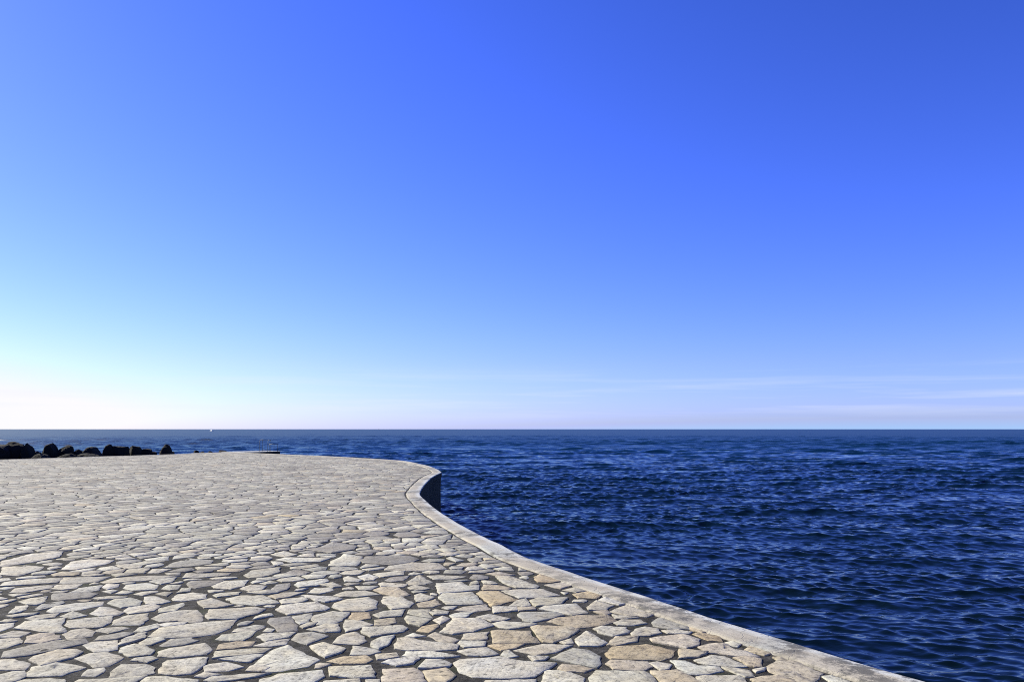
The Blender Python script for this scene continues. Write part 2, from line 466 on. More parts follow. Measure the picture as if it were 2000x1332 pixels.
# ------------------------------------------------------------------ sea
def build_sea():
    half = R(39)
    cols = np.concatenate([np.linspace(-half, half, 860), np.linspace(half, 2 * math.pi - half, 140)[1:-1]])
    rr = [8.0]
    while rr[-1] < 420: rr.append(rr[-1] * 1.0026)
    while rr[-1] < 7000: rr.append(rr[-1] * 1.009)
    while rr[-1] < 60000: rr.append(rr[-1] * 1.25)
    rr = np.array(rr)
    A, Rr = np.meshgrid(cols, rr)
    X = (np.sin(A) * Rr).astype(np.float32); Y = (np.cos(A) * Rr).astype(np.float32)
    fine = np.zeros_like(A, bool); fine[:, :860] = True
    dx = np.zeros_like(X); dy = np.zeros_like(X); dz = np.zeros_like(X)
    rs = np.random.RandomState(5)
    lam = np.exp(np.linspace(math.log(0.15), math.log(26.0), 110)) * np.exp(rs.uniform(-.02, .02, 110))
    spacing = np.maximum(Rr * 0.0026, 0.02)
    spacing = np.where(Rr > 420, Rr * 0.0075, spacing).astype(np.float32)
    # gusts: patches where the chop is rougher or calmer
    gust = np.ones_like(X)
    for k in range(7):
        L = 6 * 1.9 ** k
        th = rs.uniform(0, math.pi * 2); ph = rs.uniform(0, 6.28)
        gust += 0.12 * np.sin((X * math.cos(th) * 0.6 + Y * math.sin(th)) * 2 * math.pi / L + ph)
    gust = np.clip(gust, 0.45, 1.6)
    comps = []
    for L in lam:
        s = math.exp(-((math.log(L) - math.log(0.32)) ** 2) / (2 * 0.60 ** 2)) + 0.37 * math.exp(-((math.log(L) - math.log(1.5)) ** 2) / (2 * 0.75 ** 2)) + 0.06 * math.exp(-((math.log(L) - math.log(8.0)) ** 2) / (2 * 0.9 ** 2))
        comps.append((L, s))
    sp_row = spacing[:, 0]
    tot = sum(s * s for _, s in comps)
    kept = np.zeros(len(rr))
    for L, s in comps: kept += (s * np.clip((L / sp_row - 2.0) / 1.4, 0, 1)) ** 2
    norm = math.sqrt(tot / 2)
    gain = np.minimum(np.sqrt(tot / np.maximum(kept, 1e-9)), 2.6)
    unres_row = np.sqrt(np.clip(1 - kept * gain ** 2 / tot, 0, 1))
    main = R(-100)   # direction the chop travels: towards the camera, a little to the left
    NF = 860
    for L, s in comps:
        att = np.clip((L / sp_row - 2.0) / 1.4, 0, 1)
        n = int((att > 0).sum())
        k = 2 * math.pi / L
        spread = 0.46 if L < 0.9 else 0.30 if L < 6 else 0.32
        th = main + rs.normal(0, spread)
        ph = rs.uniform(0, 2 * math.pi)
        if n == 0: continue
        a = SEA_SLOPE * s / norm / k
        arg = (X[:n, :NF] * np.float32(math.cos(th) * k) + Y[:n, :NF] * np.float32(math.sin(th) * k) + np.float32(ph))
        w = (a * att[:n] * gain[:n]).astype(np.float32)[:, None] * gust[:n, :NF]
        sn = w * np.sin(arg)
        dz[:n, :NF] += w * np.cos(arg)
        dx[:n, :NF] -= np.float32(0.85 * math.cos(th)) * sn
        dy[:n, :NF] -= np.float32(0.85 * math.sin(th)) * sn
    fade = np.clip((7200 - Rr) / 2500, 0, 1)
    dz = np.where(fine, dz * fade, 0); dx = np.where(fine, dx * fade, 0); dy = np.where(fine, dy * fade, 0)
    unres = np.where(fine, unres_row[:, None], 1.0)
    V = np.stack([X + dx, Y + dy, WATER_Z + dz], -1)
    nr, nc = X.shape
    shrunk = np.array(offset_line(DECK, 0.9))
    ins = inside(shrunk, X, Y)
    i, j = np.meshgrid(np.arange(nr - 1), np.arange(nc), indexing="ij")
    j2 = (j + 1) % nc
    quads = np.stack([i * nc + j, i * nc + j2, (i + 1) * nc + j2, (i + 1) * nc + j], -1)
    hid = ins[i, j] & ins[i, j2] & ins[i + 1, j2] & ins[i + 1, j]
    quads = quads[~hid]
    used = np.zeros(nr * nc, bool); used[quads.ravel()] = True
    remap = np.cumsum(used) - 1
    V = V.reshape(-1, 3)[used].astype(np.float32)
    quads = remap[quads]
    me = bpy.data.meshes.new("sea")
    me.vertices.add(len(V)); me.vertices.foreach_set("co", V.ravel())
    nq = len(quads)
    me.loops.add(nq * 4); me.loops.foreach_set("vertex_index", quads.ravel().astype(np.int32))
    me.polygons.add(nq)
    me.polygons.foreach_set("loop_start", np.arange(0, nq * 4, 4, dtype=np.int32))
    me.polygons.foreach_set("use_smooth", np.ones(nq, bool))
    me.update(calc_edges=True)
    at_ = me.attributes.new("unresolved", "FLOAT", "POINT")
    at_.data.foreach_set("value", unres.reshape(-1)[used].astype(np.float32))
    o = link("sea", me, M_WATER)
    tag(o, "deep blue choppy sea reaching to the horizon", kind="structure")
    print("sea quads", nq)
SEA_SLOPE = 0.285
build_sea()

# seabed under the water, so that wall and boulders stand on something
me = mesh_from("seabed", [(-400, -60, -4.2), (400, -60, -4.2), (400, 600, -4.2), (-400, 600, -4.2)], [(0, 1, 2, 3)])
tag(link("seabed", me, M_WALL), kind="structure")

# ------------------------------------------------------------------ sea wall with its coping
def arclen(pts):
    s = [0.0]
    for a, b in zip(pts, pts[1:]): s.append(s[-1] + math.dist(a, b))
    return s
def wob(x, seed=0.0):
    return (math.sin(x * 1.7 + seed) + math.sin(x * 4.1 + seed * 2.3) * 0.6 + math.sin(x * 9.7 + seed * 5.1) * 0.35) / 1.95

COPE_W = 0.345
S_OUT = arclen(OUT)
n_out = len(OUT)
cope_w = [COPE_W + (0.012 * wob(s * 2.1) if i < N_NEAR else 0.0) for i, s in enumerate(S_OUT)]
INNER = offset_line(OUT, cope_w)
root_wall = empty("sea_wall", (*OUT[N_NEAR - 1], WATER_Z))
tag(root_wall, "curving concrete sea wall with pale coping between paving and sea", "sea wall")
def build_wall():
    o = root_wall.location
    # coping: cross-section from the outer foot over the top to the inner foot
    outer_chip = [0.0] * n_out
    for i, s in enumerate(S_OUT):
        outer_chip[i] = 0.006 * wob(s * 5.0, 3.0) + (0.02 * max(0, wob(s * 3.3, 8.0) - 0.55) if i < N_NEAR else 0)
    prof = [(0.0, -0.16), (0.0, COPE_Z - 0.022), (0.010, COPE_Z - 0.006), (0.030, COPE_Z), (0.12, COPE_Z + .002), (0.24, COPE_Z + .001), (COPE_W - 0.03, COPE_Z - 0.001),
            (COPE_W - 0.008, COPE_Z - 0.008), (COPE_W, COPE_Z - 0.022), (COPE_W, -0.05)]
    rails = []
    for d, z in prof:
        t = d / COPE_W
        row = []
        for i in range(n_out):
            k = t + outer_chip[i] / COPE_W * (1 - t) * (1 if z > -0.1 else 0)
            x = OUT[i][0] + (INNER[i][0] - OUT[i][0]) * k
            y = OUT[i][1] + (INNER[i][1] - OUT[i][1]) * k
            zz = z + (0.004 * wob(S_OUT[i] * 0.9 + d * 7, d * 11) if z > 0 else 0)
            row.append((x - o.x, y - o.y, zz - o.z))
        rails.append(row)
    verts = [v for row in rails for v in row]
    faces, uvs, sm = [], [], []
    for r in range(len(prof) - 1):
        for i in range(n_out - 1):
            faces.append((r * n_out + i, (r + 1) * n_out + i, (r + 1) * n_out + i + 1, r * n_out + i + 1)[::-1])
            uvs.append([(S_OUT[i + 1], prof[r][0] / COPE_W), (S_OUT[i + 1], prof[r + 1][0] / COPE_W), (S_OUT[i], prof[r + 1][0] / COPE_W), (S_OUT[i], prof[r][0] / COPE_W)])
            sm.append(1 <= r <= len(prof) - 3)
    me = mesh_from("coping", verts, faces, sm)
    uvl = me.uv_layers.new(name="UVMap")
    uvl.data.foreach_set("uv", [c for f in uvs for v in f for c in v])
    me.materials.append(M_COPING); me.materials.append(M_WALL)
    me.polygons.foreach_set("material_index", [1 if k < n_out - 1 else 0 for k in range(len(faces))])  # outer upright face takes the wall colour, darkened to stand for shade
    c = link("coping", me, None, root_wall)
    c["label"] = "pale weathered concrete coping strip along the edge"
    # wall face, set back a little under the coping
    face = offset_line(OUT, 0.03)
    v2, f2 = [], []
    zs = [-0.155, -0.6, -1.1, -1.6, -2.1, -4.2]
    for k, z in enumerate(zs):
        for i in range(n_out):
            j = 0.012 * wob(S_OUT[i] * 1.3 + z * 3, z * 4)
            v2.append((face[i][0] - o.x + j, face[i][1] - o.y + j, z - o.z))
    for k in range(len(zs) - 1):
        for i in range(n_out - 1):
            f2.append((k * n_out + i, k * n_out + i + 1, (k + 1) * n_out + i + 1, (k + 1) * n_out + i)[::-1])
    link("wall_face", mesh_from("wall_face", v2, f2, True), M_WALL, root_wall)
build_wall()

# ------------------------------------------------------------------ paving
BED_LINE = offset_line(OUT, [w - 0.02 for w in cope_w])
BED = BED_LINE + [(-50, -6), (8.6, -6)]
def build_bed():
    # broad bed sheet (n-gon triangulated) + finely uneven mortar where the camera stands close
    bm = bmesh.new()
    vs = [bm.verts.new((x, y, -0.0085)) for x, y in BED]
    f = bm.faces.new(vs)
    bmesh.ops.triangulate(bm, faces=[f])
    xs = np.arange(-9.0, 4.0, 0.045); ys = np.arange(2.6, 11.0, 0.045)
    X, Y = np.meshgrid(xs, ys)
    rs = np.random.RandomState(3)
    Z = np.zeros_like(X)
    for k in range(26):
        L = 0.12 * 1.12 ** k
        th = rs.uniform(0, 6.28); ph = rs.uniform(0, 6.28)
        Z += np.sin((X * math.cos(th) + Y * math.sin(th)) * 6.283 / L + ph) * 0.0011
    lim = np.array(offset_line(OUT, COPE_W + 0.03) + [(-50, -6), (8.6, -6)])
    ins = inside(lim, X, Y)
    edge = np.minimum.reduce([(X - xs[0]) / .4, (xs[-1] - X) / 10., (Y - ys[0]) / .4, (ys[-1] - Y) / .4]).clip(0, 1)
    Z = -0.0040 + Z * 0.7 * edge - 0.003 * (1 - edge)
    idx = -np.ones(X.shape, int); V = []
    for a in range(X.shape[0]):
        for b in range(X.shape[1]):
            if ins[a, b]:
                idx[a, b] = len(V); V.append(bm.verts.new((X[a, b], Y[a, b], Z[a, b])))
    for a in range(X.shape[0] - 1):
        for b in range(X.shape[1] - 1):
            q = (idx[a, b], idx[a, b + 1], idx[a + 1, b + 1], idx[a + 1, b])
            if min(q) >= 0:
                fc = bm.faces.new([V[i] for i in q]); fc.smooth = True
    bm.normal_update()
    me = bpy.data.meshes.new("pavement")
    bm.to_mesh(me); bm.free()
    o = link("pavement", me, M_MORTAR)
    if me.polygons[0].normal.z < 0: me.flip_normals()
    tag(o, "dark gritty mortar bed of the crazy-paved seafront terrace", kind="structure")
    return o
pavement = build_bed()

TRACED = """
@0
1090,1200 1150,1145 1300,1140 1540,1165 1530,1230 1300,1250 1110,1240
560,1200 620,1165 1010,1145 1145,1132 1020,1200 960,1240 600,1240
70,1200 190,1165 380,1155 500,1165 490,1220 300,1240 90,1230
-60,1150 0,1130 100,1105 185,1100 190,1140 110,1180 0,1195 -60,1190
205,1135 255,1065 440,1030 540,1045 665,1070 480,1130
645,1130 690,1085 810,1070 800,1105 745,1135
860,1145 900,1080 950,1045 1130,1045 1200,1070 1200,1110 1080,1138
1250,1110 1250,1080 1310,1015 1620,990 1590,1050 1500,1115 1380,1125
1030,1015 1060,1000 1180,985 1225,1000 1150,1030
1240,980 1245,945 1330,920 1600,880 1650,930 1610,965 1360,990
940,950 950,920 1050,890 1110,895 1200,935 1170,970 1010,985
590,1000 700,960 830,950 920,975 960,995 850,1060 730,1065 690,1030
235,1010 270,985 450,935 590,930 640,950 560,995 320,1055
20,990 40,945 190,910 400,865 660,845 685,880 470,925 240,972 100,990
-70,1060 0,1010 110,1005 230,1040 200,1085 0,1082
200,875 215,830 310,805 420,805 475,850 330,880
-60,870 0,850 150,840 160,880 60,915 -40,925
655,895 720,870 915,860 915,930 850,940 740,945
735,865 780,830 960,800 1040,805 900,850
925,900 960,855 1080,805 1145,800 1120,840 1010,880
1095,880 1150,850 1250,838 1285,855 1180,895 1110,895
1165,830 1250,765 1600,720 1850,700 1790,765 1680,810 1500,835 1300,838
1255,900 1340,850 1480,842 1550,860 1420,895 1290,908
1600,1060 1640,1045 1760,1030 1900,1065 1780,1095 1610,1100
1665,995 1690,945 1820,935 2000,920 2120,915 2050,955 1900,972
1710,1003 1850,985 2050,970 1960,1020 1930,1025
1700,930 1720,890 1850,870 1990,870 1960,905
1690,850 1740,815 1990,792 1930,835 1810,862
1820,795 1840,775 2000,750 2060,760 1990,785
1530,1140 1600,1108 1720,1125 1610,1145
1600,1170 1660,1140 2110,1110 2000,1140 1700,1180
1930,1090 1960,1060 2000,1050 2100,1070 2050,1098
-50,840 0,820 100,790 235,800 150,835
-60,770 0,735 110,725 100,750 0,790
115,765 200,715 510,690 470,745 515,795 400,800 250,775
515,740 530,705 700,685 880,672 860,720 790,755 560,760
495,810 560,780 660,765 740,790 720,825 600,845 530,850
750,785 800,765 950,755 1010,765 850,805
880,740 900,700 1000,665 1160,650 1150,700 1090,745
1190,690 1260,655 1400,630 1540,625 1585,670 1560,720 1480,718 1390,705 1260,713
1615,680 1640,620 1990,600 2070,615 2010,650 1850,695 1640,695
1240,738 1300,724 1460,718 1420,737 1300,750
1050,790 1090,760 1230,728 1235,760 1110,795
370,635 430,595 600,570 805,560 790,590 640,620 430,645
200,690 280,665 460,650 420,680 280,700
475,675 570,635 680,665 560,690
710,650 780,600 870,610 965,645 930,665 780,672
975,630 1010,605 1200,578 1250,595 1200,630 1010,655
845,570 900,540 1020,530 1105,555 1090,588 950,605 900,590
1130,525 1210,520 1330,560 1270,575 1140,580
1350,535 1390,505 1510,490 1610,505 1610,535 1430,555 1360,550
1240,645 1250,612 1430,567 1435,590 1370,630
1545,560 1650,535 1820,585 1700,605 1600,608
1770,540 1880,515 2060,515 2180,570 2000,590 1830,572
1670,510 1720,495 1880,485 1860,505 1700,525
410,540 420,500 700,490 760,500 700,530 470,552
150,560 240,535 370,520 350,560 290,585 210,580
255,625 330,580 490,555 500,570 410,600 300,628
70,650 120,600 215,590 200,625 110,650
50,670 180,652 300,645 250,665 110,680
730,535 850,520 990,520 960,535 780,545
970,455 990,430 1150,415 1235,435 1210,465 1040,472
540,490 620,455 800,430 770,470 690,485
805,445 830,425 930,425 920,445 840,462
790,410 900,375 1150,360 1410,358 1250,390 1000,405 870,420
400,460 450,430 640,425 600,455 490,468
470,415 500,375 860,365 760,405 600,418
0,440 40,410 200,390 490,375 440,410 250,425
80,490 120,460 440,425 380,460 200,490
1465,420 1500,400 1750,395 1670,430 1530,455 1480,450
1660,440 1750,405 1940,395 1900,440 1800,465 1680,455
1170,405 1240,390 1380,372 1340,410 1260,425
1430,375 1460,340 1800,340 1780,355 1600,370
1880,460 1960,430 2080,440 2040,470 1950,480
1220,500 1290,485 1340,490 1300,515
1380,490 1420,455 1490,455 1480,478
1265,460 1310,430 1415,430 1390,460 1330,468
0,285 20,245 250,190 490,175 460,215 200,265
1270,300 1340,265 1480,225 1660,240 1640,265 1440,290
480,310 560,250 700,230 890,240 820,270 600,310
0,350 20,295 200,280 340,290 300,320 150,360
@450
130,1090 210,1030 340,930 450,895 690,1010 600,1060 400,1095
215,1215 240,1160 380,1120 710,1090 725,1140 640,1190 600,1230
785,1130 775,1065 1090,1055 1130,1145 960,1150
1195,1180 1195,1085 1430,1075 1490,1110 1530,1180 1400,1205
1510,1100 1680,1075 1750,1130 1680,1185 1560,1180
1470,1072 1530,1010 1640,1010 1720,1040 1700,1060 1580,1070
1190,1030 1240,1010 1450,985 1470,1000 1420,1035 1300,1050
760,1025 880,990 1060,980 1105,1010 1050,1035 880,1040
1140,970 1290,955 1310,985 1220,1000 1150,1005
1350,980 1380,945 1560,943 1790,980 1650,990 1480,985
1290,920 1310,840 1380,835 1560,870 1780,890 1760,930 1600,936 1400,934
940,970 960,905 1060,915 1170,945 1090,965
625,905 730,875 890,920 860,950 740,990 680,950
805,880 870,820 970,795 1040,830 1060,865 1000,890 900,885
485,850 530,805 640,795 760,825 690,850 600,890
1100,900 1110,870 1180,835 1280,820 1240,880 1160,925
1035,800 1040,760 1230,750 1340,745 1380,765 1340,795 1100,830
890,745 900,700 990,700 1110,735 1020,760 900,795
600,775 740,735 840,735 850,790 740,795
295,720 310,690 470,672 525,745 525,785 370,790
485,675 640,650 610,715 545,732
640,700 660,665 800,635 930,645 870,705 770,740 680,735
930,690 950,645 1080,645 1090,690 1000,705
1130,740 1130,700 1280,685 1290,720 1220,740
1120,660 1200,635 1360,620 1330,670 1170,682
360,620 400,590 680,560 770,610 740,625 450,660
800,600 820,570 920,540 1080,525 1145,555 1145,610 1050,632 880,630
1190,560 1200,520 1330,515 1430,570 1400,600 1260,615
390,550 420,540 570,525 600,545 520,570 410,575
555,515 600,510 830,525 870,540 740,562 670,550
210,835 260,810 420,800 505,800 450,835 280,868
185,900 300,868 460,848 430,890 300,905
0,830 100,795 200,790 160,825 100,860 0,862
20,790 60,765 190,740 270,750 200,780 100,800
1365,690 1380,668 1560,695 1480,750 1400,730
1590,700 1660,670 1710,690 1640,730
1390,650 1400,620 1560,620 1545,655 1580,685 1480,670
1630,525 1660,500 1890,490 1980,575 1800,582 1690,580
1440,510 1490,495 1590,525 1540,550 1450,560
1465,575 1600,540 1640,580 1580,600 1480,600
1760,625 1830,600 1990,580 2030,620 1900,640
1560,640 1600,622 1700,635 1690,655 1590,660
1720,665 1800,645 1890,645 1840,680 1740,685
1640,795 1740,690 1950,690 2050,745 1900,790 1740,812
1545,825 1600,795 1780,855 1740,885 1640,870
1460,785 1500,755 1620,735 1620,755 1550,800
1785,885 1800,865 1990,870 1980,905 1830,910
1810,855 1830,810 2020,795 2000,850 1890,860
1780,940 1860,925 2000,915 2090,965 1960,978 1860,970
610,490 660,455 790,450 800,470 700,495
505,430 530,410 750,385 760,405 700,430 540,450
1120,470 1180,450 1310,450 1400,505 1310,525 1200,500
810,510 900,480 1050,475 1180,505 1000,520 870,520
1160,420 1190,410 1380,425 1350,445 1180,440
1380,410 1480,355 1580,410 1520,425 1400,430
1000,365 1080,345 1150,370 1120,392 1050,395
885,375 920,362 1030,390 1000,402 895,402
1120,345 1360,315 1350,350 1170,372
1210,395 1250,375 1400,360 1350,395 1260,405
320,465 360,430 470,415 440,465 370,485
130,490 300,468 370,490 250,500
300,515 420,490 580,485 460,520 360,535
1390,450 1440,432 1555,455 1500,468 1410,465
1620,480 1610,420 1800,410 1850,440 1940,435 1935,465 1800,480 1640,495
1020,240 1060,210 1400,205 1470,230 1420,255 1260,278 1040,260
770,280 790,245 850,220 890,190 1035,210 1010,255 990,280 850,285
570,155 700,140 800,95 985,130 960,155 790,185
1210,315 1240,285 1420,258 1620,262 1690,305 1500,320 1300,320
1280,45 1310,25 1420,22 1510,45 1440,58 1320,60
320,195 420,170 520,195 430,215
110,355 170,320 390,295 380,330 250,370 150,375
360,235 440,220 780,225 700,250 480,255
980,440 1150,440 1100,465 1010,465
690,430 800,412 870,440 800,450
1540,360 1640,355 1840,365 1740,385 1590,388
1500,245 1560,228 1670,235 1660,250 1560,258
1690,225 1720,212 1820,240 1760,252
550,750 600,725 680,720 640,745 570,765
260,790 290,765 340,775 320,795
1365,830 1430,805 1520,825 1440,832
730,1215 740,1175 1000,1158 1010,1200 990,1230
1050,1220 1060,1165 1165,1165 1160,1220
@900
0,1105 -50,1030 0,1005 300,985 480,1020 740,1035 680,1080 560,1140 330,1150 100,1140
710,1000 790,960 880,925 1000,940 1080,985 1090,1040 1060,1070 920,1042
1135,960 1190,910 1450,890 1670,935 1640,985 1560,1012 1350,1005 1180,1000
1140,1040 1180,1012 1450,1022 1490,1060 1420,1090 1200,1080
765,1080 800,1045 920,1055 1030,1080 960,1105 830,1100
635,1200 660,1090 800,1085 960,1150 960,1200 930,1240 650,1240
1010,1150 1060,1100 1430,1105 1500,1150 1540,1210 1400,1250 1100,1240 1010,1200
420,935 640,890 870,895 730,950 590,972
530,980 680,985 650,1005 570,1018
320,970 340,940 380,935 445,980 370,990
900,850 980,790 1050,825 1140,880 1080,900 930,900
550,755 600,742 860,755 920,780 830,840 720,880 640,870
240,790 300,782 540,790 615,880 460,883 260,883
680,715 760,685 900,668 1150,665 1210,705 1100,745 900,765 830,745
1040,770 1100,752 1290,760 1305,800 1190,825 1080,800
1145,890 1210,830 1385,825 1370,865 1220,898
1335,800 1370,770 1440,752 1540,770 1560,800 1480,820 1345,820
450,660 470,645 740,640 800,665 700,690 560,720 490,705
240,735 330,715 590,730 540,750 380,772 310,760
125,680 220,660 380,690 330,705 240,712
250,600 430,600 440,628 260,648
450,605 570,600 580,620 455,630
610,615 660,590 900,575 990,645 870,662 720,630
545,550 600,530 830,528 780,575 590,595
380,590 440,550 510,535 540,590 480,596
125,495 150,480 300,480 445,545 300,585 240,595
320,475 430,465 640,462 770,510 620,524 460,530
270,365 380,360 610,440 590,455 430,450 330,410
990,600 1060,550 1190,590 1140,622 1000,620
1080,548 1130,525 1280,575 1230,585
1170,635 1300,583 1510,655 1450,676 1300,665
1040,635 1140,627 1170,650 1130,666
1185,657 1390,680 1280,690 1210,690
1200,720 1260,698 1400,700 1450,725 1350,740 1230,738
1500,720 1540,690 1620,680 1750,720 1790,772 1620,768 1510,745
1575,780 1700,774 1800,790 1780,805 1620,802
1485,845 1560,830 1740,812 1860,850 1850,895 1760,922 1640,895 1510,870
1790,755 1850,752 1930,790 1880,798 1800,775
1815,810 1860,797 2010,825 2040,865 1930,855
1700,1000 1710,927 1760,930 1930,945 1850,985
1470,1035 1540,1025 1640,1045 1620,1078 1560,1085
1640,1015 1760,1020 1850,1055 2010,1062 2040,1095 1930,1118 1750,1115 1690,1060
1485,1098 1700,1090 1830,1160 1900,1210 1620,1240 1560,1170
880,500 990,480 1100,500 1060,535 920,530
800,470 880,448 1000,472 900,485
575,370 620,348 720,378 800,400 700,413 600,410
660,430 820,407 870,430 780,458 740,450
200,345 300,330 420,355 300,362
170,460 180,430 290,435 390,455 370,470 180,470
180,1200 200,1175 580,1165 590,1220 180,1230
780,870 860,845 880,880 820,885
220,900 300,887 490,890 420,920 320,935
@1350
60,910 130,890 250,880 330,930 420,940 530,985 360,978 140,950
30,1010 160,975 260,985 430,1060 280,1062 70,1030
425,930 460,905 520,915 615,955 570,972 500,958
335,995 430,985 540,1000 550,1060 490,1060 440,1048
490,1085 580,1068 560,1090 510,1105
590,1065 680,1010 820,1022 1020,1110 990,1150 940,1185 830,1170 700,1130 620,1100
240,1065 350,1075 450,1095 490,1135 420,1140 350,1110
45,1140 120,1130 380,1135 450,1200 440,1230 100,1220
470,1160 560,1140 680,1132 780,1160 840,1210 600,1220
270,875 330,862 390,880 360,905 290,895
640,990 700,990 740,1012 680,1015
910,1195 990,1185 1010,1230 900,1230
"""
def read_traced():
    res, ox = [], 0
    for ln in TRACED.strip().splitlines():
        if ln.startswith("@"):
            ox = int(ln[1:]); continue
        poly = []
        for w in ln.split():
            a, b = w.split(",")
            poly.append(np.array(at(ox + float(a) / 4, 1032 + float(b) / 4, 0.012)))
        a = sum(p[0] * q[1] - q[0] * p[1] for p, q in zip(poly, poly[1:] + poly[:1])) / 2
        if a < 0: poly.reverse()
        c = pcent(poly)
        res.append([p + (p - c) / np.linalg.norm(p - c) * 0.012 for p in poly])
    return res

def parea(P):
    return sum(p[0] * q[1] - q[0] * p[1] for p, q in zip(P, P[1:] + P[:1])) / 2
def pcent(P):
    A = cx = cy = 0.0
    for p, q in zip(P, P[1:] + P[:1]):
        c = p[0] * q[1] - q[0] * p[1]
        A += c; cx += (p[0] + q[0]) * c; cy += (p[1] + q[1]) * c
    return np.array((cx / (3 * A), cy / (3 * A)))
def clip_half(P, nx, ny, d):
    """keep the side nx*x + ny*y <= d"""
    out = []
    n = len(P)
    for i in range(n):
        a = P[i]; b = P[(i + 1) % n]
        da = nx * a[0] + ny * a[1] - d; db = nx * b[0] + ny * b[1] - d
        if da <= 0: out.append(a)
        if (da < 0 < db) or (db < 0 < da):
            t = da / (da - db)
            out.append((a[0] + (b[0] - a[0]) * t, a[1] + (b[1] - a[1]) * t))
    return out
def inset_convex(P, g):
    n = len(P); Q = [tuple(p) for p in P]
    for i in range(n):
        a = P[i]; b = P[(i + 1) % n]
        ex, ey = b[0] - a[0], b[1] - a[1]
        L = math.hypot(ex, ey)
        if L < 1e-6: continue
        nx, ny = ey / L, -ex / L            # outward for ccw
        gg = g * random.uniform(0.45, 1.6)
        Q = clip_half(Q, nx, ny, nx * a[0] + ny * a[1] - gg)
        if len(Q) < 3: return []
    return Q

def joint_half(y):
    t = min(max((y - 8.3) / 2.6, 0), 1)
    return 0.021 * (1 - t) + 0.0125 * t

